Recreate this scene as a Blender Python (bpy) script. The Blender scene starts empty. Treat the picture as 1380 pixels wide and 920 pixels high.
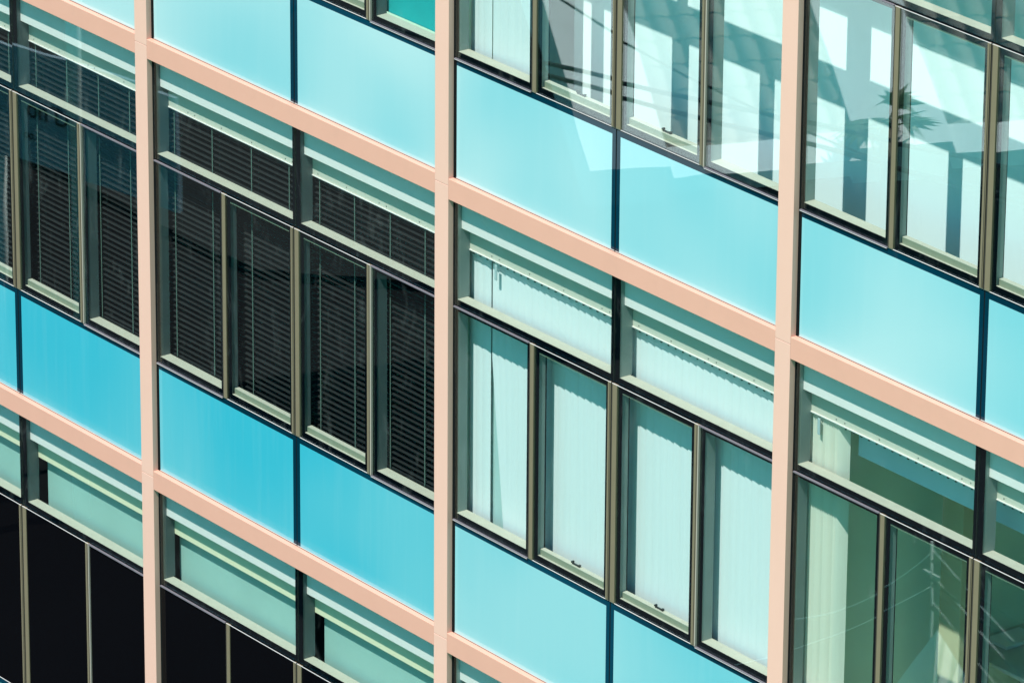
import bpy, bmesh, math, random
from mathutils import Vector, Matrix
random.seed(7)

# ------------------------------------------------------------------ camera
scene = bpy.context.scene
C = scene.collection
cam_d = bpy.data.cameras.new('camera'); cam = bpy.data.objects.new('camera', cam_d); C.objects.link(cam)
cam_d.sensor_width = 36.0; cam_d.lens = 8487.4 / 1380 * 36
cam_d.clip_start = 0.5; cam_d.clip_end = 3000
def basis(y, p, r):
    fw = Vector((math.sin(y)*math.cos(p), math.cos(y)*math.cos(p), math.sin(p)))
    rt = fw.cross(Vector((0, 0, 1))).normalized(); up = rt.cross(fw)
    c, s = math.cos(r), math.sin(r)
    return c*rt + s*up, -s*rt + c*up, fw
_r, _u, _f = basis(-0.916886301, -0.375695917, 0.00703177446)
m4 = Matrix((_r, _u, -_f)).transposed().to_4x4()
m4.translation = Vector((42.1741649, -25.7153624, 15.6537733))
cam.matrix_world = m4
scene.camera = cam
scene.render.resolution_x, scene.render.resolution_y = 1024, 682

# ------------------------------------------------------------------ sky, sun, exposure
SUN = Vector((0.24, -1.0, 1.73)).normalized()          # direction towards the sun
world = bpy.data.worlds.new('World'); scene.world = world; world.use_nodes = True
wn = world.node_tree.nodes; wl = world.node_tree.links
bg = wn['Background']
sky = wn.new('ShaderNodeTexSky'); sky.sky_type = 'NISHITA'; sky.sun_disc = False
sky.sun_elevation = math.asin(SUN.z); sky.sun_rotation = math.atan2(SUN.x, SUN.y)
sky.air_density = 1.0; sky.dust_density = 0.6
tint = wn.new('ShaderNodeMix'); tint.data_type = 'RGBA'; tint.blend_type = 'MULTIPLY'; tint.inputs[0].default_value = 1.0
tint.inputs[7].default_value = (0.24, 1.0, 0.96, 1)
wl.new(sky.outputs[0], tint.inputs[6]); wl.new(tint.outputs[2], bg.inputs[0]); bg.inputs[1].default_value = 0.115
sd = bpy.data.lights.new('sun', 'SUN'); sd.energy = 5.0; sd.angle = math.radians(0.53); sd.color = (1.0, 0.95, 0.88)
so = bpy.data.objects.new('sun', sd); C.objects.link(so)
so.rotation_euler = SUN.to_track_quat('Z', 'Y').to_euler(); so.location = SUN*60
scene.view_settings.view_transform = 'Standard'; scene.view_settings.look = 'None'
scene.view_settings.exposure = 0.70; scene.view_settings.gamma = 1.0
scene.cycles.max_bounces = 10; scene.cycles.transparent_max_bounces = 24
scene.cycles.diffuse_bounces = 5; scene.cycles.glossy_bounces = 4
scene.cycles.use_denoising = True
scene.cycles.caustics_reflective = False; scene.cycles.caustics_refractive = False

# ------------------------------------------------------------------ dimensions (metres)
W, H = 3.8825, 3.6          # bay width, storey height
MW, BH, FD = 0.1634, 0.159, 0.049   # mullion width, beam height, depth of the pink grid
GROUND = -13.0

# ------------------------------------------------------------------ materials
def new_mat(name):
    m = bpy.data.materials.new(name); m.use_nodes = True
    nt = m.node_tree; return m, nt, nt.nodes['Principled BSDF']
def paint(name, col, rough=0.5, metal=0.0, var=0.06, scale=6.0, bump=0.0, bscale=60.0, stretch=(1, 1, 1), spec=0.5, grime=0.0, gcol=(0.2, 0.17, 0.14)):
    m, nt, p = new_mat(name)
    N, L = nt.nodes, nt.links
    tc = N.new('ShaderNodeTexCoord'); geo = N.new('ShaderNodeNewGeometry')
    mp = N.new('ShaderNodeMapping'); mp.inputs['Scale'].default_value = stretch
    L.new(geo.outputs['Position'], mp.inputs['Vector'])
    n = N.new('ShaderNodeTexNoise'); n.inputs['Scale'].default_value = scale; n.inputs['Detail'].default_value = 5
    L.new(mp.outputs[0], n.inputs['Vector'])
    hi = tuple(min(1, c*(1+var)) for c in col); lo = tuple(c*(1-var) for c in col)
    mx = N.new('ShaderNodeMix'); mx.data_type = 'RGBA'
    mx.inputs[6].default_value = (*lo, 1); mx.inputs[7].default_value = (*hi, 1)
    L.new(n.outputs['Fac'], mx.inputs[0])
    out = mx.outputs[2]
    if grime:
        n2 = N.new('ShaderNodeTexNoise'); n2.inputs['Scale'].default_value = scale*2.7; n2.inputs['Detail'].default_value = 8
        L.new(mp.outputs[0], n2.inputs['Vector'])
        rp = N.new('ShaderNodeMapRange'); rp.inputs[1].default_value = 0.55; rp.inputs[2].default_value = 0.8; rp.inputs[4].default_value = grime
        L.new(n2.outputs['Fac'], rp.inputs[0])
        mg = N.new('ShaderNodeMix'); mg.data_type = 'RGBA'; mg.inputs[7].default_value = (*gcol, 1)
        L.new(rp.outputs[0], mg.inputs[0]); L.new(out, mg.inputs[6]); out = mg.outputs[2]
    L.new(out, p.inputs['Base Color'])
    p.inputs['Roughness'].default_value = rough; p.inputs['Metallic'].default_value = metal
    p.inputs['Specular IOR Level'].default_value = spec
    if bump:
        nb = N.new('ShaderNodeTexNoise'); nb.inputs['Scale'].default_value = bscale; nb.inputs['Detail'].default_value = 3
        L.new(mp.outputs[0], nb.inputs['Vector'])
        b = N.new('ShaderNodeBump'); b.inputs['Strength'].default_value = bump; b.inputs['Distance'].default_value = 0.002
        L.new(nb.outputs['Fac'], b.inputs['Height']); L.new(b.outputs[0], p.inputs['Normal'])
    return m

def schlick(nt, r0, normal=None):
    """reflectance of a pane from the angle between the ray and the surface, same from both sides"""
    N, L = nt.nodes, nt.links
    g = N.new('ShaderNodeNewGeometry')
    d = N.new('ShaderNodeVectorMath'); d.operation = 'DOT_PRODUCT'
    L.new(g.outputs['Incoming'], d.inputs[0]); L.new(g.outputs['Normal'], d.inputs[1])
    a = N.new('ShaderNodeMath'); a.operation = 'ABSOLUTE'; L.new(d.outputs['Value'], a.inputs[0])
    s = N.new('ShaderNodeMath'); s.operation = 'SUBTRACT'; s.inputs[0].default_value = 1; L.new(a.outputs[0], s.inputs[1])
    p = N.new('ShaderNodeMath'); p.operation = 'POWER'; p.inputs[1].default_value = 5; L.new(s.outputs[0], p.inputs[0])
    q = N.new('ShaderNodeMath'); q.operation = 'MULTIPLY_ADD'; q.inputs[1].default_value = 1-r0; q.inputs[2].default_value = r0
    L.new(p.outputs[0], q.inputs[0]); return q.outputs[0]

def wavy(nt, strength):
    N, L = nt.nodes, nt.links
    g = N.new('ShaderNodeNewGeometry'); n = N.new('ShaderNodeTexNoise'); n.inputs['Scale'].default_value = 0.9; n.inputs['Detail'].default_value = 1
    L.new(g.outputs['Position'], n.inputs['Vector'])
    b = N.new('ShaderNodeBump'); b.inputs['Strength'].default_value = 1; b.inputs['Distance'].default_value = strength
    L.new(n.outputs['Fac'], b.inputs['Height']); return b.outputs[0]

def vision_glass(name, tint, r0=0.085):
    m, nt, p = new_mat(name); N, L = nt.nodes, nt.links
    N.remove(p); out = N['Material Output']
    t = N.new('ShaderNodeBsdfTransparent'); t.inputs[0].default_value = (*tint, 1)
    g = N.new('ShaderNodeBsdfAnisotropic'); g.inputs['Roughness'].default_value = 0.0
    g.inputs['Color'].default_value = (0.95, 1, 1, 1)
    L.new(wavy(nt, 0.0006), g.inputs['Normal'])
    mx = N.new('ShaderNodeMixShader'); L.new(schlick(nt, r0), mx.inputs[0]); L.new(t.outputs[0], mx.inputs[1]); L.new(g.outputs[0], mx.inputs[2])
    df = N.new('ShaderNodeBsdfDiffuse'); df.inputs[0].default_value = (0.75, 0.78, 0.76, 1)
    g1 = N.new('ShaderNodeNewGeometry'); mp = N.new('ShaderNodeMapping'); mp.inputs['Scale'].default_value = (5, 5, 1.6); mp.inputs['Rotation'].default_value = (0, 0.5, 0)
    L.new(g1.outputs['Position'], mp.inputs['Vector'])
    n2 = N.new('ShaderNodeTexNoise'); n2.inputs['Scale'].default_value = 1.4; n2.inputs['Detail'].default_value = 9; n2.inputs['Roughness'].default_value = 0.7; n2.inputs['Distortion'].default_value = 1.2
    L.new(mp.outputs[0], n2.inputs['Vector'])
    rp = N.new('ShaderNodeMapRange'); rp.inputs[1].default_value = 0.56; rp.inputs[2].default_value = 0.85; rp.inputs[4].default_value = 0.04
    L.new(n2.outputs['Fac'], rp.inputs[0])
    m2 = N.new('ShaderNodeMixShader'); L.new(rp.outputs[0], m2.inputs[0]); L.new(mx.outputs[0], m2.inputs[1]); L.new(df.outputs[0], m2.inputs[2])
    L.new(m2.outputs[0], out.inputs['Surface']); return m

def back_painted(name, col, r0=0.10, var=0.05, dirt=0.0, soft=0.0, lo=None, hi=None):
    """coloured glass panel: opaque colour under a clear reflecting face, with a few dust streaks"""
    m, nt, p = new_mat(name); N, L = nt.nodes, nt.links
    N.remove(p); out = N['Material Output']
    d = N.new('ShaderNodeBsdfDiffuse')
    g0 = N.new('ShaderNodeNewGeometry'); n = N.new('ShaderNodeTexNoise'); n.inputs['Scale'].default_value = 0.45; n.inputs['Detail'].default_value = 1.5
    L.new(g0.outputs['Position'], n.inputs['Vector'])
    mx0 = N.new('ShaderNodeMix'); mx0.data_type = 'RGBA'
    mx0.inputs[6].default_value = (*(lo or [c*(1-var) for c in col]), 1); mx0.inputs[7].default_value = (*(hi or [min(1, c*(1+var)) for c in col]), 1)
    r0_ = N.new('ShaderNodeMapRange'); r0_.inputs[1].default_value = 0.32; r0_.inputs[2].default_value = 0.68; r0_.interpolation_type = 'SMOOTHSTEP'
    L.new(n.outputs['Fac'], r0_.inputs[0]); L.new(r0_.outputs[0], mx0.inputs[0]); col_out = mx0.outputs[2]
    if dirt:
        mp = N.new('ShaderNodeMapping'); mp.inputs['Scale'].default_value = (14, 14, 0.8); L.new(g0.outputs['Position'], mp.inputs['Vector'])
        n2 = N.new('ShaderNodeTexNoise'); n2.inputs['Scale'].default_value = 1.0; n2.inputs['Detail'].default_value = 6; L.new(mp.outputs[0], n2.inputs['Vector'])
        rp = N.new('ShaderNodeMapRange'); rp.inputs[1].default_value = 0.5; rp.inputs[2].default_value = 0.85; rp.inputs[4].default_value = dirt
        L.new(n2.outputs['Fac'], rp.inputs[0])
        md = N.new('ShaderNodeMix'); md.data_type = 'RGBA'; md.inputs[7].default_value = (0.5, 0.62, 0.62, 1)
        sx_ = N.new('ShaderNodeSeparateXYZ'); L.new(g0.outputs['Position'], sx_.inputs[0])
        za = N.new('ShaderNodeMath'); za.operation = 'ADD'; za.inputs[1].default_value = 36.0; L.new(sx_.outputs[2], za.inputs[0])
        zm = N.new('ShaderNodeMath'); zm.operation = 'MODULO'; zm.inputs[1].default_value = 3.6; L.new(za.outputs[0], zm.inputs[0])
        ft = N.new('ShaderNodeMapRange'); ft.inputs[1].default_value = 0.11; ft.inputs[2].default_value = 0.0; ft.inputs[3].default_value = 0.0; ft.inputs[4].default_value = 0.22
        L.new(zm.outputs[0], ft.inputs[0])
        n3 = N.new('ShaderNodeTexNoise'); n3.inputs['Scale'].default_value = 5.0; n3.inputs['Detail'].default_value = 7; L.new(g0.outputs['Position'], n3.inputs['Vector'])
        fm = N.new('ShaderNodeMath'); fm.operation = 'MULTIPLY_ADD'; L.new(ft.outputs[0], fm.inputs[0]); L.new(n3.outputs['Fac'], fm.inputs[1]); L.new(rp.outputs[0], fm.inputs[2])
        L.new(fm.outputs[0], md.inputs[0]); L.new(col_out, md.inputs[6]); col_out = md.outputs[2]
    L.new(col_out, d.inputs[0])
    g = N.new('ShaderNodeBsdfAnisotropic'); g.inputs['Roughness'].default_value = 0.0
    L.new(wavy(nt, 0.0012), g.inputs['Normal'])
    base = d.outputs[0]
    if soft:
        g2 = N.new('ShaderNodeBsdfAnisotropic'); g2.inputs['Roughness'].default_value = 0.22
        m2 = N.new('ShaderNodeMixShader'); L.new(schlick(nt, soft), m2.inputs[0]); L.new(base, m2.inputs[1]); L.new(g2.outputs[0], m2.inputs[2]); base = m2.outputs[0]
    mx = N.new('ShaderNodeMixShader'); L.new(schlick(nt, r0), mx.inputs[0]); L.new(base, mx.inputs[1]); L.new(g.outputs[0], mx.inputs[2])
    L.new(mx.outputs[0], out.inputs['Surface']); return m

M = {}
M['pink'] = paint('pink_painted_aluminium', (0.580, 0.292, 0.222), 0.45, var=0.05, scale=3, bump=0.05, bscale=25, grime=0.10, gcol=(0.36, 0.23, 0.17))
M['pink2'] = paint('pale_pink_aluminium', (0.64, 0.372, 0.300), 0.45, var=0.05, scale=2, bump=0.05, bscale=25, grime=0.08, gcol=(0.42, 0.28, 0.21), stretch=(1, 1, 0.4))
M['joint'] = paint('dark_joint', (0.02, 0.016, 0.014), 0.8)
M['bead'] = paint('pale_sealant', (0.42, 0.37, 0.35), 0.6, var=0.1)
M['gasket'] = paint('black_gasket', (0.005, 0.006, 0.007), 0.55, spec=0.08)
M['frit'] = paint('black_frit', (0.002, 0.003, 0.005), 0.5, spec=0.0)
M['olive'] = paint('olive_grey_aluminium', (0.18, 0.14, 0.09), 0.45, metal=0.1, var=0.08, scale=9)
M['olive_lt'] = paint('light_aluminium_edge', (0.42, 0.36, 0.31), 0.35, metal=0.2)
M['lilac'] = paint('grey_ledge', (0.13, 0.115, 0.135), 0.5, var=0.2, scale=14)
M['white_edge'] = paint('bright_edge', (0.50, 0.47, 0.47), 0.35)
M['sill'] = paint('pale_green_sill', (0.55, 0.45, 0.36), 0.6, var=0.10, scale=12, grime=0.3, gcol=(0.36, 0.34, 0.27))
M['rail'] = paint('olive_inner_rail', (0.30, 0.27, 0.19), 0.5, var=0.05)
M['jamb_bounce'] = paint('bounce_lit_jamb', (0.27, 0.31, 0.29), 0.55, var=0.12, scale=5, spec=0.2)  # lighter copy of the jamb grey: light bounced off white blinds, in the colour
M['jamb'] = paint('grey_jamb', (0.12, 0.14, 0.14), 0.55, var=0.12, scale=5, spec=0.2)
M['fascia'] = paint('white_head_board', (0.96, 0.76, 0.72), 0.6, var=0.03)
M['pelmet'] = paint('pale_green_pelmet', (0.70, 0.58, 0.48), 0.6, var=0.04)
M['pelmet_y'] = paint('cream_pelmet', (0.95, 0.75, 0.52), 0.6, var=0.05)
M['screw'] = paint('screw_head', (0.05, 0.05, 0.05), 0.5)
M['latch'] = paint('black_latch', (0.012, 0.012, 0.012), 0.4)
M['slab'] = paint('dark_slab', (0.10, 0.11, 0.11), 0.9)
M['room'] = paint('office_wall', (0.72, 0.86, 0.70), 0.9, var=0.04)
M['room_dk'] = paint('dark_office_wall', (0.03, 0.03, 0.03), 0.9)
M['column'] = paint('ochre_column', (0.55, 0.48, 0.30), 0.8, var=0.1)
M['lining'] = paint('white_lining', (0.94, 0.90, 0.88), 0.8, var=0.02)
M['board'] = paint('pale_green_board', (0.36, 0.50, 0.44), 0.8, var=0.10, scale=2.5)
M['carpet'] = paint('office_carpet', (0.55, 0.72, 0.55), 0.95, var=0.1, scale=20)
M['glass'] = vision_glass('tinted_glass', (0.905, 0.982, 0.984))
SPC = {'deep': ((0.034, 0.37, 0.48), (0.11, 0.425, 0.50)), 'mid': ((0.12, 0.43, 0.50), (0.25, 0.50, 0.54)), 'pale': ((0.18, 0.47, 0.53), (0.37, 0.56, 0.585))}  # deep to pale: reflected brightness put into the panel colour by storey and bay
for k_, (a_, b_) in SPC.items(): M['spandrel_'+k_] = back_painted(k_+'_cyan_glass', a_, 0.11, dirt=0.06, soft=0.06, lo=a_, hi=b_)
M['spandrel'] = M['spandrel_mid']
M['spandrel_edge'] = back_painted('dark_blue_panel_border', (0.001, 0.028, 0.05), 0.035, var=0.3)
M['black_glass'] = back_painted('black_filmed_glass', (0.002, 0.002, 0.003), 0.015)

# ------------------------------------------------------------------ mesh helpers
class MB:
    def __init__(s): s.bm = bmesh.new(); s.mats = []
    def mi(s, m):
        if m not in s.mats: s.mats.append(m)
        return s.mats.index(m)
    def box(s, x0, x1, y0, y1, z0, z1, m, bevel=0.0):
        i = s.mi(m); v = [s.bm.verts.new((x, y, z)) for x in (x0, x1) for y in (y0, y1) for z in (z0, z1)]
        fs = [s.bm.faces.new([v[k] for k in q]) for q in ((0, 1, 3, 2), (4, 6, 7, 5), (0, 4, 5, 1), (2, 3, 7, 6), (0, 2, 6, 4), (1, 5, 7, 3))]
        for f in fs: f.material_index = i
        if bevel:
            es = list({e for f in fs for e in f.edges})
            r = bmesh.ops.bevel(s.bm, geom=es, offset=bevel, segments=2, affect='EDGES', profile=0.5)
            for f in r['faces']: f.material_index = i
        return s
    def ring(s, x0, x1, z0, z1, cx0, cx1, cz0, cz1, y0, y1, m):
        """rectangular frame: outer x0..z1, clear opening cx0..cz1"""
        s.box(x0, cx0, y0, y1, z0, z1, m); s.box(cx1, x1, y0, y1, z0, z1, m)
        s.box(cx0, cx1, y0, y1, z0, cz0, m); s.box(cx0, cx1, y0, y1, cz1, z1, m); return s
    def quad(s, pts, m):
        f = s.bm.faces.new([s.bm.verts.new(p) for p in pts]); f.material_index = s.mi(m); return s
    def prism(s, pts, off, m):
        """closed polygon extruded by a vector"""
        i = s.mi(m); a = [s.bm.verts.new(p) for p in pts]; b = [s.bm.verts.new(Vector(p)+Vector(off)) for p in pts]
        n = len(a); fs = [s.bm.faces.new(a), s.bm.faces.new(b[::-1])]
        fs += [s.bm.faces.new((a[k], b[k], b[(k+1) % n], a[(k+1) % n])) for k in range(n)]
        for f in fs: f.material_index = i
        return s
    def tube(s, pts, r, m, seg=6):
        i = s.mi(m); rings = []
        for k, p in enumerate(pts):
            p = Vector(p); d = (Vector(pts[min(k+1, len(pts)-1)]) - Vector(pts[max(k-1, 0)])).normalized()
            a = d.orthogonal().normalized(); b = d.cross(a); rr = r[k] if isinstance(r, (list, tuple)) else r
            rings.append([s.bm.verts.new(p + rr*(math.cos(t)*a + math.sin(t)*b)) for t in [2*math.pi*q/seg for q in range(seg)]])
        for k in range(len(rings)-1):
            A, B = rings[k], rings[k+1]
            # align start vertex of the next ring
            for q in range(seg):
                f = s.bm.faces.new((A[q], A[(q+1) % seg], B[(q+1) % seg], B[q])); f.material_index = i; f.smooth = True
        s.bm.faces.new(rings[0][::-1]).material_index = i; s.bm.faces.new(rings[-1]).material_index = i
        return s
    def mesh(s, name):
        bmesh.ops.recalc_face_normals(s.bm, faces=s.bm.faces)
        me = bpy.data.meshes.new(name); s.bm.to_mesh(me); s.bm.free()
        for m in s.mats: me.materials.append(m)
        return me
    def build(s, name, parent=None, loc=(0, 0, 0)):
        return link(name, s.mesh(name), parent, loc)
def link(name, me, parent=None, loc=(0, 0, 0)):
    o = bpy.data.objects.new(name, me); C.objects.link(o); o.location = loc
    if parent: o.parent = parent
    return o
def empty(name, loc=(0, 0, 0)):
    o = bpy.data.objects.new(name, None); C.objects.link(o); o.location = loc; o.empty_display_size = 0.3; return o
def tag(o, label=None, cat=None, group=None, kind=None):
    if label: o['label'] = label
    if cat: o['category'] = cat
    if group: o['group'] = group
    if kind: o['kind'] = kind
    return o

# ------------------------------------------------------------------ ground
g = MB(); g.quad([(-900, -900, GROUND), (900, -900, GROUND), (900, 900, GROUND), (-900, 900, GROUND)],
                 paint('green_bounce_ground', (0.10, 0.22, 0.11), 0.95, var=0.25, scale=0.3, spec=0.0))  # unseen ground, green added to bounce a tint into the shade
tag(g.build('ground'), kind='structure')
g = MB(); g.box(-45, 9, -36, -0.02, GROUND+0.004, GROUND+0.03, paint('mirror_dark_asphalt', (0.018, 0.018, 0.019), 0.9, var=0.25, spec=0.0, scale=0.6))  # street asphalt, its dark patch shaped to keep the mirrored zone dark
tag(g.build('mirror_dark_road'), kind='structure')

# ------------------------------------------------------------------ the office building
BLD = tag(empty('office_building', (0, 0, GROUND)), 'office block facade of pink aluminium grid, cyan glass panels and black framed windows', 'building')
OFF = Vector((0, 0, -GROUND))
def part(name, me, x=0, z=0, parent=None, y=0):
    o = link(name, me, BLD, Vector((x, y, z)) + OFF) if parent is None else link(name, me, parent, (x, y, z))
    if name == 'pane': tilt(o, 0.05)
    if name == 'spandrel_panel': tilt(o, 0.035)
    return o

centred = {}
rt_ = random.Random(11)
def tilt(o, amount):
    """give one sheet of glass its own origin and a hair of misalignment"""
    me = o.data
    if me.name not in centred:
        c = sum((Vector(v.co) for v in me.vertices), Vector())/len(me.vertices); me.transform(Matrix.Translation(-c)); centred[me.name] = c
    o.location = Vector(o.location) + centred[me.name]
    o.rotation_euler = (math.radians(rt_.uniform(-amount, amount)), 0, math.radians(rt_.uniform(-amount, amount)))
BAYS = range(0, 4); FLOORS = range(-1, 2)
# pink mullions: one length per storey with a hairline joint
def mullion_mesh(h, big=0):
    b = MB(); b.box(-MW/2, MW/2, 0, FD, -h+0.0015, -0.0015, M['pink2'], 0.0022)
    b.box(-MW/2-0.028, MW/2+0.028, FD+0.001, 0.075, -h, 0, M['gasket'])
    b.box(-MW/2+0.02, MW/2-0.02, 0.0755, 0.17, -h, 0, M['jamb'])
    return b.mesh('mullion')
mm = mullion_mesh(H)
for i in range(0, 5):
    for f in range(-1, 2):
        part('mullion', mm, i*W, -f*H-0.055)
bb = MB(); bb.box(MW/2+0.0012, W-MW/2-0.0012, 0.0006, FD-0.0015, -BH, 0, M['pink'], 0.0022)
bb.box(MW/2, W-MW/2, FD-0.001, 0.10, -BH+0.002, -0.003, M['joint'])
beam_me = bb.mesh('beam')
for i in BAYS:
    for f in range(-1, 3): part('beam', beam_me, i*W, -f*H)

# cyan spandrel panels, two per bay: colour field, dark border along top and centre joint, pale bead at the foot
def spandrel_mesh(x0, x1, left_border, right_border, sm):
    b = MB(); y0, y1 = 0.050, 0.058; zt, zb = -2.689, -H+0.004
    lx = x0 + (0.040 if left_border else 0.003); rx = x1 - (0.040 if right_border else 0.003); tz = zt-0.044
    b.box(lx, rx, y0, y1, zb+0.006, tz, sm)
    b.box(x0, x1, y0, y1, tz, zt, M['spandrel_edge'])
    if left_border: b.box(x0, lx, y0, y1, zb+0.006, tz, M['spandrel_edge'])
    if right_border: b.box(rx, x1, y0, y1, zb+0.006, tz, M['spandrel_edge'])
    b.box(x0, x1, y0-0.002, y1, zb-0.001, zb+0.006, M['bead'])
    return b.mesh('spandrel_panel')
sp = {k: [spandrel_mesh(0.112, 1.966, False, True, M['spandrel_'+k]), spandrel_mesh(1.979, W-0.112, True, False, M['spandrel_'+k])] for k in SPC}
def reflect_tone(i, f): return 'pale' if (f == -1 or (i == 3 and f == 0)) else 'deep' if i < 2 else 'mid'
panel_gap = MB(); panel_gap.box(1.9665, 1.9785, 0.0515, 0.075, -H, -2.66, M['gasket']); joint_me = panel_gap.mesh('panel_joint')
for i in BAYS:
    for f in FLOORS:
        for m_ in sp[reflect_tone(i, f)]: part('spandrel_panel', m_, i*W, -f*H)
        part('panel_joint', joint_me, i*W, -f*H)

# windows ----------------------------------------------------------
UZ0, UZ1 = -0.978, -0.150
def upper_window(J):
    out = []
    for (x0, x1, c0, c1) in ((0.100, 1.9715, 0.114, 1.930), (1.9735, W-0.100, 2.028, W-0.114)):
        fr = MB(); fr.ring(x0, x1, UZ0, UZ1, c0, c1, -0.940, -0.165, 0.0600, 0.0645, M['frit'])
        fr.box(x0, x1, 0.064, 0.075, UZ0, -0.965, M['gasket'])
        pn = MB(); pn.box(x0, x1, 0.050, 0.058, UZ0, UZ1, M['glass'])
        sl = MB(); sl.box(c0-0.02, c1+0.02, 0.065, 0.162, -0.962, -0.941, M['sill'])
        jm = MB().box(c0-0.045, c0-0.004, 0.0645, 0.178, -0.94, -0.16, J)
        j2 = MB().box(c1+0.004, c1+0.045, 0.0645, 0.178, -0.94, -0.16, J)
        out.append((fr.mesh('window'), (('pane', pn.mesh('pane')), ('sill', sl.mesh('sill')), ('jamb', jm.mesh('jamb')), ('jamb', j2.mesh('jamb')))))
    return out
def fixed_window(x0, x1, c0, c1, J):
    z0, z1, cz0, cz1 = -2.684, -0.998, -2.632, -1.029
    fr = MB(); fr.ring(x0, x1, z0, z1, c0, c1, cz0, cz1, 0.0600, 0.0645, M['frit'])
    fr.box(x0, x1, 0.034, 0.052, z1+0.002, z1+0.010, M['lilac'])
    fr.box(x0, x1, 0.0365, 0.0495, -2.687, -2.678, M['lilac'])
    fr.box(x0, x1, 0.035, 0.0364, -2.687, -2.684, M['white_edge'])
    pn = MB(); pn.box(x0, x1, 0.050, 0.058, -2.684, z1, M['glass'])
    bl = MB(); bl.box(x0, x1, 0.050, 0.058, -2.684, z1, M['black_glass'])
    sl = MB(); sl.box(c0-0.02, c1+0.02, 0.065, 0.162, cz0-0.022, cz0-0.001, M['sill'])
    jm = MB().box(c0-0.045, c0-0.004, 0.0645, 0.162, cz0, cz1+0.02, J); j2 = MB().box(c1+0.004, c1+0.045, 0.0645, 0.162, cz0, cz1+0.02, J)
    hd = MB().box(c0, c1, 0.0645, 0.15, cz1+0.003, cz1+0.03, J)
    return fr.mesh('window'), (('pane', pn.mesh('pane')), ('sill', sl.mesh('sill')), ('jamb', jm.mesh('jamb')), ('jamb', j2.mesh('jamb')), ('inner_head', hd.mesh('inner_head'))), bl.mesh('pane')
def sash_window(x0, x1, o0, c0, c1, o1, pale, J):
    """top hung casement: olive stiles, bright head and foot edges, black border, inner rails"""
    z0, z1, cz0, cz1 = -2.680, -0.992, -2.629, -1.041
    fr = MB()
    fr.box(x0, o0, 0.040, 0.062, z0+0.002, z1-0.002, M['olive'], 0.002); fr.box(x0+0.004, x0+0.010, 0.0385, 0.0402, z0+0.004, z1-0.004, M['joint'])
    fr.box(o1, x1, 0.040, 0.062, z0+0.002, z1-0.002, M['olive'], 0.002); fr.box(x1-0.009, x1-0.004, 0.0385, 0.0402, z0+0.004, z1-0.004, M['joint'])
    if pale: fr.box(x1+0.003, x1+0.013, 0.040, 0.058, z0, z1, M['olive_lt'])
    fr.box(x0, x1, 0.0425, 0.0478, z1-0.0025, z1+0.0005, M['white_edge']); fr.box(x0, x1, 0.0425, 0.0478, z0-0.0005, z0+0.0025, M['white_edge'])
    fr.ring(o0, o1, z0+0.002, z1-0.002, c0, c1, cz0, cz1, 0.0580, 0.0622, M['frit'])
    pn = MB(); pn.box(o0, o1, 0.048, 0.056, z0+0.003, z1-0.003, M['glass'])
    bl = MB(); bl.box(o0, o1, 0.048, 0.056, z0+0.003, z1-0.003, M['black_glass'])
    ra = MB()
    ra.box(c0-0.02, c1+0.02, 0.0625, 0.0838, cz0-0.02, cz0-0.001, M['sill'])
    ra.box(c0+0.004, c1+0.02, 0.0842, 0.125, cz0-0.02, cz0+0.043, M['rail'])
    ra.box(c0+0.004, c1+0.02, 0.0842, 0.125, cz0+0.0432, cz0+0.046, M['sill'])
    rh = MB().box(c0-0.02, c1+0.02, 0.0625, 0.075, cz1-0.012, cz1+0.012, M['rail'])
    jm = MB().box(c0-0.03, c0-0.008, 0.0625, 0.125, cz0, cz1+0.02, J); jr = MB().box(c0-0.075, c0-0.068, 0.126, 0.175, cz0, cz1+0.02, J)
    j2 = MB().box(c1+0.008, c1+0.03, 0.0625, 0.125, cz0, cz1+0.02, J)
    return fr.mesh('window'), (('pane', pn.mesh('pane')), ('inner_rail', ra.mesh('inner_rail')), ('head_rail', rh.mesh('head_rail')), ('jamb', jm.mesh('jamb')), ('jamb', jr.mesh('jamb')), ('jamb', j2.mesh('jamb'))), bl.mesh('pane')
def window_set(J):
    return upper_window(J), [fixed_window(0.100, 1.004, 0.113, 0.961, J), sash_window(1.008, 1.955, 1.059, 1.100, 1.884, 1.924, False, J),
      sash_window(1.968, 2.939, 2.027, 2.066, 2.855, 2.902, True, J), fixed_window(2.956, W-0.100, 2.997, W-0.114, J)]
WSET = [window_set(M['jamb']), window_set(M['jamb_bounce'])]
SUB = [('subframe_transom', MB().box(MW/2+0.02, W-MW/2-0.02, 0.066, 0.15, -1.03, -0.965, M['gasket'])),
       ('subframe_post', MB().box(0.990, 1.062, 0.066, 0.16, -2.654, -1.031, M['gasket'])), ('subframe_post', MB().box(1.925, 2.026, 0.066, 0.16, -2.654, -1.031, M['gasket'])),
       ('subframe_post', MB().box(2.900, 2.950, 0.066, 0.16, -2.654, -1.031, M['gasket'])),
       ('centre_gasket', MB().box(1.955, 1.968, 0.046, 0.0655, -2.684, -0.99, M['gasket'])), ('centre_gasket', MB().box(1.9716, 1.9734, 0.0515, 0.0655, -0.978, -0.16, M['joint'])),
       ('subframe_sill', MB().box(MW/2+0.02, W-MW/2-0.02, 0.066, 0.17, -2.70, -2.655, M['gasket']))]
SUB = [(n, b.mesh(n)) for n, b in SUB]
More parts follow.
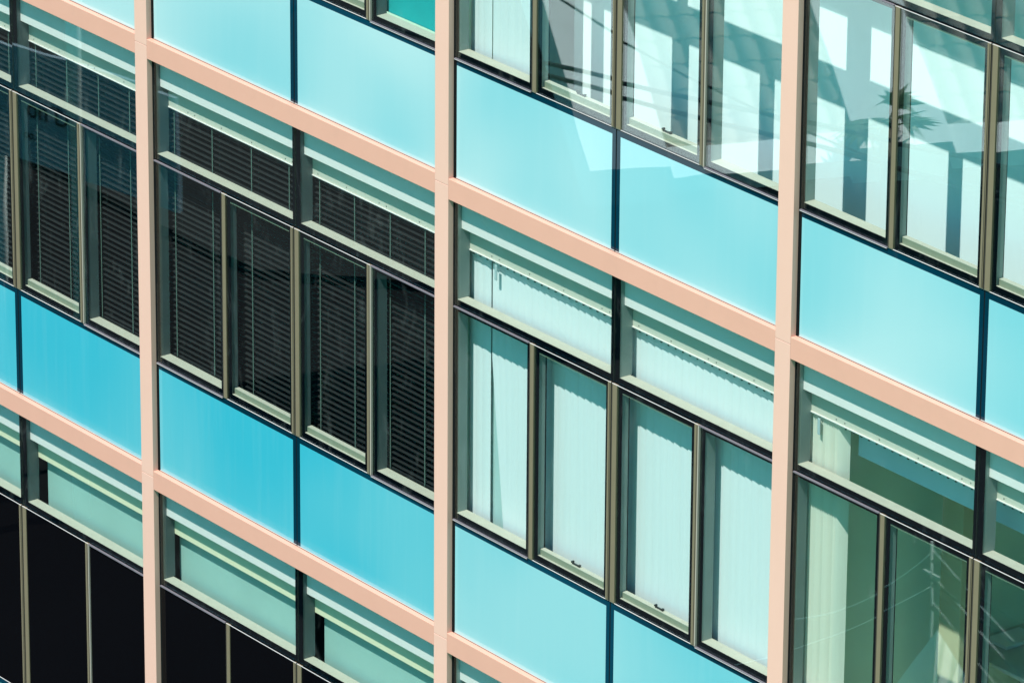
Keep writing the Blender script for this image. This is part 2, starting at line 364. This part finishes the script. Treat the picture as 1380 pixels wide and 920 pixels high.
# head boards behind the upper windows
def head_meshes(cream):
    out = [('head_board', MB().box(MW/2, W-MW/2, 0.104, 0.124, -0.397, -0.12, M['fascia'])),
           ('head_soffit', MB().box(MW/2, W-MW/2, 0.1245, 0.1795, -0.388, -0.30, M['slab']))]
    b = MB().box(MW/2, W-MW/2, 0.18, 0.20, -0.572, -0.36, M['pelmet_y'] if cream else M['pelmet']); out.append(('pelmet', b))
    if not cream:
        b.box(MW/2, W-MW/2, 0.172, 0.1798, -0.580, -0.573, M['fascia'])
        rnd = random.Random(3)
        for k in range(9):
            x = 0.4 + k*0.42 + rnd.uniform(-.05, .05)
            for dx in ((0,) if k % 3 else (0, 0.09)): b.box(x+dx-0.004, x+dx+0.004, 0.178, 0.1806, -0.556, -0.547, M['screw'])
    return [(n, m_.mesh(n)) for n, m_ in out]
hm, hmc = head_meshes(False), head_meshes(True)
la = MB(); la.box(-0.045, 0.045, 0.10, 0.115, 0, 0.010, M['latch'], 0.002); la.box(-0.045, -0.03, 0.092, 0.115, 0.012, 0.026, M['latch'], 0.002); la.box(0.03, 0.048, 0.092, 0.115, 0.012, 0.018, M['latch'])
latch_me = la.mesh('latch')
def is_black(i, f, k): return f == 1 and i in (0, 1)
for i in BAYS:
    for f in FLOORS:
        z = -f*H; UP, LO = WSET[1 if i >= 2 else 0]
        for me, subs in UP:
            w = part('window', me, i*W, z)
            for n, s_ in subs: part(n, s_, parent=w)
        for k, (me, subs, blk) in enumerate(LO):
            w = part('window', me, i*W, z)
            for n, s_ in subs:
                if n == 'pane' and is_black(i, f, k): part(n, blk, parent=w)
                else: part(n, s_, parent=w)
            if is_black(i, f, k): w['label'] = 'black opaque window'
            if i == 2 and k in (1, 2) and f in (0, -1): part('latch', latch_me, (1.50 if k == 1 else 2.465), -2.583, parent=w)
        for n, me in SUB: part(n, me, i*W, z)
        for n, me in (hmc if (f == 1 and i < 2) else hm): part(n, me, i*W, z)

# floors, walls and rooms behind the glass
for f in range(-2, 2):
    part('floor_slab', MB().box(-0.2, 4*W+0.2, 0.21, 7.0, -(f+1)*H-0.30, -(f+1)*H+0.10, M['slab']).mesh('floor_slab'))
for f in FLOORS:
    part('spandrel_backing', MB().box(-0.2, 4*W+0.2, 0.08, 0.205, -f*H-H-0.05, -f*H-2.71, M['slab']).mesh('spandrel_backing'))
    part('carpet', MB().box(0.0, 4*W, 0.211, 6.9, -f*H-H+0.101, -f*H-H+0.106, M['carpet']).mesh('carpet'))
    for i in BAYS:
        y = 3.2 if (i, f) == (3, 0) else 4.6
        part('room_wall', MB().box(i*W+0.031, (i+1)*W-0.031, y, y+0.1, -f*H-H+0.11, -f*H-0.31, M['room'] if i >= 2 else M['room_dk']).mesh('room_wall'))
    for i in (0, 2, 3, 4):
        if f == -1 and i == 3: continue
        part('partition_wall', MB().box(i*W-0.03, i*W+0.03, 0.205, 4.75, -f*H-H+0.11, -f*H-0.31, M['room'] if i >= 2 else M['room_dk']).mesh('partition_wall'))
part('lining_wall', MB().box(2*W+0.60, 4*W-0.04, 0.74, 0.80, H-H+0.11, H-0.31, M['lining']).mesh('lining_wall'))['label'] = 'white wall close behind the windows, patterned with window shadows'
part('column', MB().box(3*W+0.34, 3*W+0.56, 1.20, 1.42, -H+0.107, -0.31, M['column'], 0.01).mesh('column'))
# boards behind the upper windows of the lower storey
for i in (0, 1):
    for x0, x1 in ((0.075, 1.90), (2.05, 3.78)):
        part('ceiling_board', MB().box(x0, x1, 0.25, 0.262, -H-1.04, -H-0.50, M['board']).mesh('ceiling_board'), i*W)
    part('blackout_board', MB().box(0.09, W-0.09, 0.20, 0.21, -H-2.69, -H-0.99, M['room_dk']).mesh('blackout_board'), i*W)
# the rest of the tower round the picture: plain cyan bands
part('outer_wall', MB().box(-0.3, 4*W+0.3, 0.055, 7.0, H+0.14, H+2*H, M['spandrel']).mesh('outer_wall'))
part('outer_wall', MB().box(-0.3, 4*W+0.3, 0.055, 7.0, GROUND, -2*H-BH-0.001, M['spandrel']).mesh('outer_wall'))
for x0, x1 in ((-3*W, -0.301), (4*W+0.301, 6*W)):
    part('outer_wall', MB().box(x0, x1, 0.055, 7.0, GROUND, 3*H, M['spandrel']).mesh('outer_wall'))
part('rear_wall', MB().box(-0.3, 4*W+0.3, 7.01, 7.2, GROUND, 3*H, M['slab']).mesh('rear_wall'))

# ------------------------------------------------------------------ blinds
M['slat'] = paint('charcoal_slats', (0.021, 0.020, 0.020), 0.55, var=0.3, scale=5, spec=0.15)
M['tape'] = paint('grey_green_cord', (0.11, 0.15, 0.12), 0.8)
M['fabric'] = paint('white_vane_fabric', (0.80, 0.74, 0.73), 0.85, var=0.03, scale=3.5, stretch=(14, 14, 0.3))
M['cream_fabric'] = paint('cream_vane_fabric', (0.84, 0.74, 0.62), 0.85, var=0.06, scale=4, stretch=(14, 14, 0.3))
M['vane_shade'] = paint('shaded_vane_fabric', (0.46, 0.56, 0.53), 0.85, var=0.05)  # shade in the gap of the white blind, put into a greyer fabric colour
M['track'] = paint('grey_track', (0.45, 0.50, 0.50), 0.5)
def venetian(x0, x1, z0, z1, cords, y=0.225, ang=4, seed=0):
    rnd = random.Random(seed); b = MB(); n = int((z1-z0)/0.0471); a = math.radians(ang)
    for k in range(n):
        z = z1 - 0.03 - k*0.0471; hw = 0.025; t = rnd.gauss(0, .06); aa = a + t
        dy, dz = hw*math.cos(aa), hw*math.sin(aa); sag = rnd.uniform(-.003, .003); i = b.mi(M['slat'])
        segs = 8; top = []; 
        for q in range(segs+1):
            x = x0 + (x1-x0)*q/segs; s = sag*math.sin(math.pi*q/segs*2)
            top.append([b.bm.verts.new((x, y+dy*u, z+s+dz*u*(1) + 0.0035*(1-u*u))) for u in (-1, -.33, .33, 1)])
        for q in range(segs):
            for u in range(3):
                fc = b.bm.faces.new((top[q][u], top[q+1][u], top[q+1][u+1], top[q][u+1])); fc.material_index = i; fc.smooth = True
    sl = b.mesh('slats')
    hd = MB(); hd.box(x0, x1, y-0.028, y+0.028, z1-0.02, z1+0.03, M['slat'], 0.003)
    bt = MB(); bt.box(x0, x1, y-0.026, y+0.026, z0-0.012, z0+0.008, M['slat'], 0.004)
    cd = []
    for c in cords:
        t = MB(); t.box(c-0.005, c+0.005, y-0.0335, y-0.0322, z0, z1, M['tape'])
        t.box(c-0.004, c+0.004, y+0.0322, y+0.0335, z0, z1, M['tape']); cd.append(t.mesh('ladder_tape'))
    return sl, hd.mesh('head_rail'), bt.mesh('bottom_rail'), cd
def place_venetian(bay, f, spec, label):
    x0, x1, cords, seed = spec
    z = -f*H; o = tag(empty('venetian_blind', (bay*W, 0, z-2.66)), label, 'blind', 'dark venetian blinds')
    sl, hd, bt, cd = venetian(x0, x1, -2.645, -0.60, cords, seed=seed)
    for n, me in (('slats', sl), ('head_rail', hd), ('bottom_rail', bt)): link(n, me, o, (0, 0, 2.66))
    for c in cd: link('ladder_tape', c, o, (0, 0, 2.66))
LEFT = (0.02, 1.93, (0.164, 0.678, 1.203, 1.70), 1); RIGHT = (1.965, 3.80, (2.096, 2.542, 2.992, 3.427), 2)
place_venetian(0, 0, LEFT, 'charcoal venetian blind cut off by the left edge of the photo')
place_venetian(0, 0, RIGHT, 'charcoal venetian blind just left of the leftmost pink upright, with a loose cord end')
place_venetian(1, 0, LEFT, 'charcoal venetian blind just right of the leftmost pink upright, behind two windows')
place_venetian(1, 0, RIGHT, 'charcoal venetian blind left of the middle pink upright, right half of the dark bay')

def vanes(x0, x1, z0, z1, pitch, ang, y, seed, flare=None):
    rnd = random.Random(seed); b = MB(); n = max(1, round((x1-x0)/pitch)); i = b.mi(M['vane_shade'] if y > 0.25 else M['cream_fabric'] if pitch < 0.05 else M['fabric'])
    for k in range(n):
        c = x0 + (k+.5)*(x1-x0)/n; hw = 0.0455; a = math.radians(ang + rnd.uniform(-4, 4)); rows = []
        for q in range(7):
            t = q/6; z = z1 + (z0-z1)*t
            sw = (flare(k, t) if flare else 0.0); tw = rnd.uniform(-.001, .001)
            rows.append([b.bm.verts.new((c+sw+tw+hw*u*math.cos(a), y+hw*u*math.sin(a)-0.006*(1-u*u), z)) for u in (-1, -.6, -.2, .2, .6, 1)])
        for q in range(6):
            for u in range(5):
                f = b.bm.faces.new((rows[q][u], rows[q][u+1], rows[q+1][u+1], rows[q+1][u])); f.material_index = i; f.smooth = True
    return b.mesh('vanes')
def track_mesh(x0, x1, y, z):
    b = MB(); b.box(x0, x1, y-0.015, y+0.02, z, z+0.025, M['track'], 0.002)
    n = int((x1-x0)/0.08)
    for k in range(n):
        x = x0+(k+.5)*(x1-x0)/n; b.box(x-0.006, x+0.006, y-0.008, y+0.004, z-0.022, z, M['tape'])
    return b.mesh('track')
def wand_mesh(x, y, z1, z0):
    b = MB(); b.box(x-0.014, x+0.014, y-0.03, y-0.022, z0, z1, M['track'], 0.004); return b.mesh('wand')
def place_vertical(bay, f, runs, label, group=None, wand=None, tr=(0.06, 3.80)):
    z = -f*H; o = tag(empty('vertical_blind', (bay*W, 0, z-2.62)), label, 'blind', group)
    for k, (x0, x1, p, a, fl, *yy) in enumerate(runs):
        link('shaded_backing' if yy else 'vanes', vanes(x0, x1, -2.90, -0.60, p, a, yy[0] if yy else 0.235, bay*10+f+k, fl), o, (0, 0, 2.62))
    link('track', track_mesh(tr[0], tr[1], 0.225, -0.60), o, (0, 0, 2.62))
    if wand: link('wand', wand_mesh(wand, 0.20, -0.60, -0.72), o, (0, 0, 2.62))
def flare0(k, t): return (0.17*max(0, t-.35)/.65 if k == 0 else 0.10*max(0, t-.35)/.65 if k == 1 else 0.04*max(0, t-.35)/.65 if k == 2 else 0)
VB = 'white vertical blinds'
place_vertical(2, 0, [(0.06, 0.285, 0.08, 8, None), (0.33, 3.80, 0.079, 14, flare0), (0.24, 0.72, 0.079, 14, None, 0.275)], 'white vertical blind drawn across the whole middle bay below the sloping pink beam', VB, wand=0.43)
place_vertical(2, -1, [(0.06, 0.275, 0.08, 8, None), (0.32, 0.82, 0.079, 14, None)], 'short white vertical blind at the top edge, just right of the middle pink upright', VB, tr=(0.06, 0.9))
place_vertical(3, 0, [(0.07, 0.41, 0.026, 62, None)], 'white vertical blind stacked to the side just right of the right pink upright', VB, wand=0.2)

def roller(bay, f, x0, x1, y, z0, z1, m, label):
    o = tag(empty('roller_blind', (bay*W, 0, -f*H+z0)), label, 'blind')
    link('screen', MB().box(x0, x1, y, y+0.004, z0+0.02, z1, m).mesh('screen'), o, (0, 0, -z0))
    link('bottom_bar', MB().box(x0, x1, y-0.001, y+0.006, z0, z0+0.0199, m, 0.001).mesh('bottom_bar'), o, (0, 0, -z0))
    link('roller_tube', MB().tube([(x0-0.01, y+0.012, z1), (x1+0.01, y+0.012, z1)], 0.02, M['track'], 10).mesh('roller_tube'), o, (0, 0, -z0))
roller(1, -1, 2.96, 3.80, 0.185, -2.63, -0.60, paint('teal_screen', (0.0, 0.36, 0.36), 0.8), 'saturated teal roller blind at the top edge, left of the middle pink upright')
roller(3, 0, 0.44, 3.72, 0.33, -0.83, -0.60, paint('blue_screen', (0.42, 0.60, 0.62), 0.8, var=0.18, scale=1.6, stretch=(1, 1, 0.2)), 'short blue roller blind behind the upper windows at the right edge')

# ------------------------------------------------------------------ what the glass mirrors: the other side of the street
e = Vector((0.39583, -0.91832, 0)); h = Vector((0.91832, 0.39583, 0)); up = Vector((0, 0, 1))
un = Vector((-0.81228, -0.35012, 0.46649)); rn = Vector((0.42839, 0.18465, 0.88453)); E0 = Vector((-8.8086, -14.3691, -8.0))
def RP(a, b, k=0.0): return E0 + e*a + un*b + rn*k
white_wall = paint('white_plaster', (0.86, 0.85, 0.84), 0.8, var=0.04, scale=1.5, grime=0.2, gcol=(0.45, 0.43, 0.40))
tile = paint('terracotta_tile', (0.60, 0.52, 0.46), 0.8, var=0.3, scale=3)
concrete = paint('weathered_concrete', (0.032, 0.032, 0.032), 0.9, var=0.2, spec=0.0, scale=0.5)
y = MB().prism([(-60, -50, GROUND+.035), (-12, -50, GROUND+.035), (-12, -24, GROUND+.035), (-19, -17, GROUND+.035), (-60, -17, GROUND+.035)], (0, 0, 0.12), concrete)
tag(y.build('yard'), kind='structure')
hs = tag(empty('tiled_house', (E0.x, E0.y, GROUND)), 'brown house with a tiled roof and white parapets, mirrored in the top windows', 'house')
ho = -Vector((E0.x, E0.y, GROUND))
L8, RUN = 8.4, 4.2
def hpart(n, b): link(n, b.mesh(n), hs, ho)
p0, p1 = E0 - h*0.15, E0 + e*L8 - h*0.15
hpart('wall', MB().prism([Vector((p.x, p.y, GROUND)) for p in (p0+e*0.02, p1-e*0.02, p1-h*7.3-e*0.02, p0-h*7.3+e*0.02)], (0, 0, -8.35-GROUND), paint('dark_brown_wall', (0.07, 0.06, 0.05), 0.9, var=0.2, spec=0.0)))
rf = MB(); i_ = rf.mi(tile); rows, cols = 11, 240; g_ = []
for r in range(rows*2):
    uu = (r//2 + (r % 2)*0.999)*RUN/rows; lift = 0.06 if r % 2 == 0 else 0.0
    g_.append([rf.bm.verts.new(RP(0.05+(L8-0.1)*c/cols/1.0, uu, 0.03+lift+0.05*abs(math.sin(math.pi*c/8)))) for c in range(cols+1)])
for r in range(len(g_)-1):
    for c in range(cols):
        f = rf.bm.faces.new((g_[r][c], g_[r][c+1], g_[r+1][c+1], g_[r+1][c])); f.material_index = i_; f.smooth = True
back = E0 - h*7.4 + up*0
rf.prism([RP(0.05, RUN-0.02, -0.02), RP(L8-0.05, RUN-0.02, -0.02), back+e*(L8-0.05), back+e*0.05], (0, 0, 0.06), tile)
rf.prism([RP(0.05, 0, -0.10), RP(L8-0.05, 0, -0.10), RP(L8-0.05, RUN, -0.10), RP(0.05, RUN, -0.10)], rn*0.11, white_wall)
hpart('roof', rf)
for a0, a1 in ((-0.08, 0.90), (3.02, 4.12), (7.3, 8.4)):
    hpart('parapet', MB().prism([RP(a0, -0.06, -0.4), RP(a1, -0.06, -0.4), RP(a1, RUN, -0.4), RP(a0, RUN, -0.4)], rn*0.58, white_wall))
for a0, a1 in ((0.905, 3.015), (4.125, 7.295)):
    hpart('gutter', MB().prism([RP(a0, -0.2, -0.12), RP(a1, -0.2, -0.12), RP(a1, 0.24, -0.12), RP(a0, 0.24, -0.12)], rn*0.26, white_wall))
th = tag(empty('terrace_house', (-4, -12, GROUND)), 'low building with a flat black bitumen roof across the street, mirrored in the glass', 'house')
to = -Vector((-4, -12, GROUND))
T = [(-2.5, -7.8), (0.6, -12.0), (4.0, -17.5)] + [tuple((E0 + e*8.4 + h*0.1)[:2]), tuple((E0 - e*0.2 + h*0.1)[:2]), tuple((E0 - e*0.2 - h*5.2)[:2]), (-13.9, -16.2)]
link('wall', MB().prism([(x_, y_, GROUND) for x_, y_ in T], (0, 0, -10-GROUND-0.15), white_wall).mesh('wall'), th, to)
cx_, cy_ = -5.0, -13.5
link('roof', MB().prism([(x_, y_, -10.149) for x_, y_ in T], (0, 0, 0.15), paint('bitumen_roof', (0.022, 0.022, 0.023), 0.8, var=0.3, spec=0.0, scale=0.6)).mesh('roof'), th, to)
# palm in front of the tiled house
pb = Vector((-7.20, -17.30, -10.1)); rnd = random.Random(5)
pt = tag(empty('palm_tree', pb), 'small fan palm with pointed leaf blades beside the white parapet, mirrored in the glass', 'tree')
link('trunk', MB().tube([(0, 0, 0), (0.03, 0, 0.9), (-0.03, 0.02, 1.8), (-0.1, 0, 2.5)], [0.11, 0.09, 0.08, 0.07], paint('palm_bark', (0.22, 0.18, 0.13), 0.9), 8).mesh('trunk'), pt)
leaf = paint('palm_leaf', (0.07, 0.12, 0.05), 0.45, var=0.3)
cb = MB(); li = cb.mi(leaf)
for k in range(7):
    az = 2*math.pi*k/7 + rnd.uniform(-.2, .2); el = rnd.uniform(-0.2, 0.9); st = rnd.uniform(0.15, 0.30)
    d = Vector((math.cos(az)*math.cos(el), math.sin(az)*math.cos(el), math.sin(el))); sd_ = Vector((-math.sin(az), math.cos(az), 0)); nn = d.cross(sd_)
    c0_ = Vector((-0.1, 0, 2.5)); c1_ = c0_ + d*st
    cb.tube([tuple(c0_), tuple(c1_)], [0.018, 0.01], leaf, 5)
    for q in range(11):
        an = math.radians(-75 + 15*q); v = d*math.cos(an) + sd_*math.sin(an); w_ = v.cross(nn).normalized()
        ln = 0.42*(0.75+0.25*math.cos(an)); tip = c1_ + v*ln - up*0.10*rnd.uniform(.5, 1.5); mid = c1_ + v*ln*0.5
        f = cb.bm.faces.new([cb.bm.verts.new(p) for p in (c1_, mid-w_*0.035, tip, mid+w_*0.035)]); f.material_index = li
link('crown', cb.mesh('crown'), pt)
# street poles and cables
pole_m = paint('concrete_pole', (0.62, 0.61, 0.58), 0.9); cable_m = paint('black_cable', (0.02, 0.02, 0.02), 0.6); pale_cable = paint('pale_cable', (0.75, 0.74, 0.70), 0.5)
def catenary(a, b, sag, n=24):
    a, b = Vector(a), Vector(b); return [tuple(a.lerp(b, t) - up*sag*4*t*(1-t)) for t in [k/n for k in range(n+1)]]
def pole(x, y_, top, label):
    o = tag(empty('utility_pole', (x, y_, GROUND)), label, 'pole', 'street poles')
    link('shaft', MB().tube([(0, 0, 0), (0, 0, top-GROUND)], [0.10, 0.07] if top > -5 else [0.02, 0.014], pole_m, 10).mesh('shaft'), o)
    link('cross_arm', MB().box(*((-0.6, 0.6, -0.04, 0.04) if top > -5 else (-0.12, 0.12, -0.012, 0.012)), top-GROUND-0.35, top-GROUND-(0.27 if top > -5 else 0.33), pole_m).mesh('cross_arm'), o)
pole(0.9, -10.9, -8.1, 'short pale street pole mirrored in the lower right windows')
pole(-14, -11.0, -1.6, 'tall street pole beyond the left end of the cables')
pole(9.5, -13.2, -2.6, 'tall street pole beyond the right end of the cables')
ca = MB(); ca.tube(catenary((-14, -11, -1.8), (9.5, -13.2, -2.8), 2.9), 0.014, cable_m, 5)
tag(ca.build('cable'), 'long sagging black cable mirrored in the top right windows', 'cable')
pole(9.7, -6.9, -2.6, 'tall street pole close to the facade beyond the right end')
FAN = (((0.85, -10.94, -8.2), (6.0, -9.3, -8.35), .1, pale_cable, .006, 'upper pale cable crossing the mirrored street pole'),
       ((0.86, -10.93, -8.45), (6.2, -9.3, -8.65), .12, pale_cable, .006, 'middle pale cable crossing the mirrored street pole'),
       ((0.87, -10.93, -8.75), (6.2, -9.2, -9.0), .12, pale_cable, .005, 'lower pale cable crossing the mirrored street pole'),
       ((0.85, -10.94, -8.25), (-1.6, -11.3, -9.9), .15, pale_cable, .008, 'pale cable dropping from the street pole to the flat roof'),
       ((0.85, -10.94, -8.6), (-1.2, -10.2, -9.95), .10, pale_cable, .006, 'thin pale cable dropping from the street pole to the roof edge'),
       ((0.9, -10.9, -8.3), (9.7, -6.9, -5.6), .25, cable_m, .014, 'topmost black cable of the fan in the lower right windows'),
       ((0.9, -10.9, -8.5), (9.7, -6.9, -6.1), .20, cable_m, .020, 'second black cable of the fan in the lower right windows'),
       ((0.9, -10.9, -8.55), (9.7, -6.9, -6.5), .32, cable_m, .014, 'third black cable of the fan in the lower right windows'),
       ((0.9, -10.9, -8.8), (9.7, -6.9, -6.9), .25, cable_m, .022, 'lowest black cable of the fan in the lower right windows'))
for a, b, sg, mm_, r, lab in FAN:
    c_ = MB(); c_.tube(catenary(a, b, sg), r, mm_, 5); tag(c_.build('cable'), lab, 'cable', 'street cables')
# white canvas gazebo by the pole
GZ_X, GZ_Y, GZ_Z = 2.36, -9.68, -8.18
gz = tag(empty('gazebo', (GZ_X, GZ_Y, GROUND)), 'small white canvas gazebo mirrored low in the right windows', 'gazebo')
ah = GZ_Z-GROUND; hw = 0.42; canvas = paint('white_canvas', (0.85, 0.85, 0.83), 0.8)
gr = MB(); bs = [(hw*cx_, hw*cy_, ah-0.95) for cx_, cy_ in ((-1, -1), (1, -1), (1, 1), (-1, 1))]
for k in range(4): gr.quad([bs[k], bs[(k+1) % 4], (0, 0, ah)], canvas); gr.quad([bs[k], (bs[k][0], bs[k][1], ah-1.1), (bs[(k+1) % 4][0], bs[(k+1) % 4][1], ah-1.1), bs[(k+1) % 4]], canvas)
link('canopy', gr.mesh('canopy'), gz)
for k in range(4): link('post', MB().tube([(bs[k][0]*.96, bs[k][1]*.96, 0), (bs[k][0]*.96, bs[k][1]*.96, ah-1.0)], 0.03, pole_m, 8).mesh('post'), gz)

# signboard on the far side of the street: its lettering shows in the left windows
bl, br, tr, tl = Vector((-17.10, -12.12, -9.73)), Vector((-15.07, -12.51, -9.23)), Vector((-15.13, -12.56, -8.43)), Vector((-17.14, -12.17, -8.92))
sx = (br-bl); sx.z = 0; slen = sx.length; sx.normalize(); sn = sx.cross(up)
sg = tag(empty('signboard', (bl.x, bl.y, GROUND)), 'dark lettered signboard on two posts, mirrored in the left windows', 'sign')
so_ = -Vector((bl.x, bl.y, GROUND))
bz, tz_ = -9.70, -8.30
A = Vector((bl.x, bl.y, bz)) - sx*0.5
link('board', MB().prism([A, A+sx*(slen+1.2), A+sx*(slen+1.2)+up*(tz_-bz), A+up*(tz_-bz)], sn*0.06, paint('pale_sign_face', (0.30, 0.36, 0.42), 0.7)).mesh('board'), sg, so_)
for k in (0.2, slen+0.5):
    b_ = A+sx*k+sn*0.1
    link('post', MB().tube([(b_.x, b_.y, GROUND), (b_.x, b_.y, bz+0.3)], 0.05, pole_m, 8).mesh('post'), sg, so_)
side = -1 if (Vector((3, 0, 0))-A).dot(sn) < 0 else 1
ink = paint('sign_ink', (0.01, 0.01, 0.012), 0.7)
def words(txt, size, along, height):
    cu = bpy.data.curves.new('lettering', 'FONT'); cu.body = txt; cu.size = size; cu.extrude = 0.004
    o = bpy.data.objects.new('lettering', cu); C.objects.link(o); bpy.context.view_layer.update()
    me = bpy.data.meshes.new_from_object(o.evaluated_get(bpy.context.evaluated_depsgraph_get())); bpy.data.objects.remove(o)
    me.materials.clear(); me.materials.append(ink)
    mat = Matrix((sx, up, sx.cross(up))).transposed().to_4x4(); base = A + sx*along + up*height + sn*(0.067 if side > 0 else -0.007)
    me.transform(Matrix.Translation(base) @ mat); link('lettering', me, sg, so_)
words('on D', 0.34, 0.75, 0.55); words('oo.', 0.15, 0.7, 0.28)

for k, (a, b) in enumerate((((-15.1, -10.99, -6.31), (6.49, -12.22, -3.88)), ((-15.12, -11.01, -6.24), (6.59, -12.2, -4.28)))):
    c_ = MB(); c_.tube(catenary(a, b, 0.05), 0.024, cable_m, 6)
    tag(c_.build('cable'), ('upper of two thick dark cables crossing the mirrored white parapet', 'lower of two thick dark cables crossing the mirrored white parapet')[k], 'cable', 'street cables')

# a desk in the open room at the right, seen through the lower windows
dk = tag(empty('office_desk', (3*W-0.4, 2.0, -H+0.107)), 'pale office desk inside the green room behind the lower right windows', 'desk')
wood = paint('pale_laminate', (0.60, 0.60, 0.52), 0.5)
link('desk_top', MB().box(-0.3, 1.3, -0.35, 0.35, 0.71, 0.74, wood, 0.004).mesh('desk_top'), dk)
link('side_panel', MB().box(-0.28, -0.25, -0.33, 0.33, 0, 0.709, wood).mesh('side_panel'), dk)
link('side_panel', MB().box(1.25, 1.28, -0.33, 0.33, 0, 0.709, wood).mesh('side_panel'), dk)
link('modesty_panel', MB().box(-0.249, 1.249, 0.28, 0.30, 0.2, 0.709, wood).mesh('modesty_panel'), dk)
pp = MB()
for k in range(6): pp.box(0.50+.004*k, 0.71+.003*k, -0.12-.003*k, 0.18-.002*k, 0.741+k*0.006, 0.7465+k*0.006, M['lining'])
tag(pp.build('paper_stack', None, (3*W-0.4, 2.0, -H+0.107)), 'small stack of white paper on the pale office desk', 'paper')
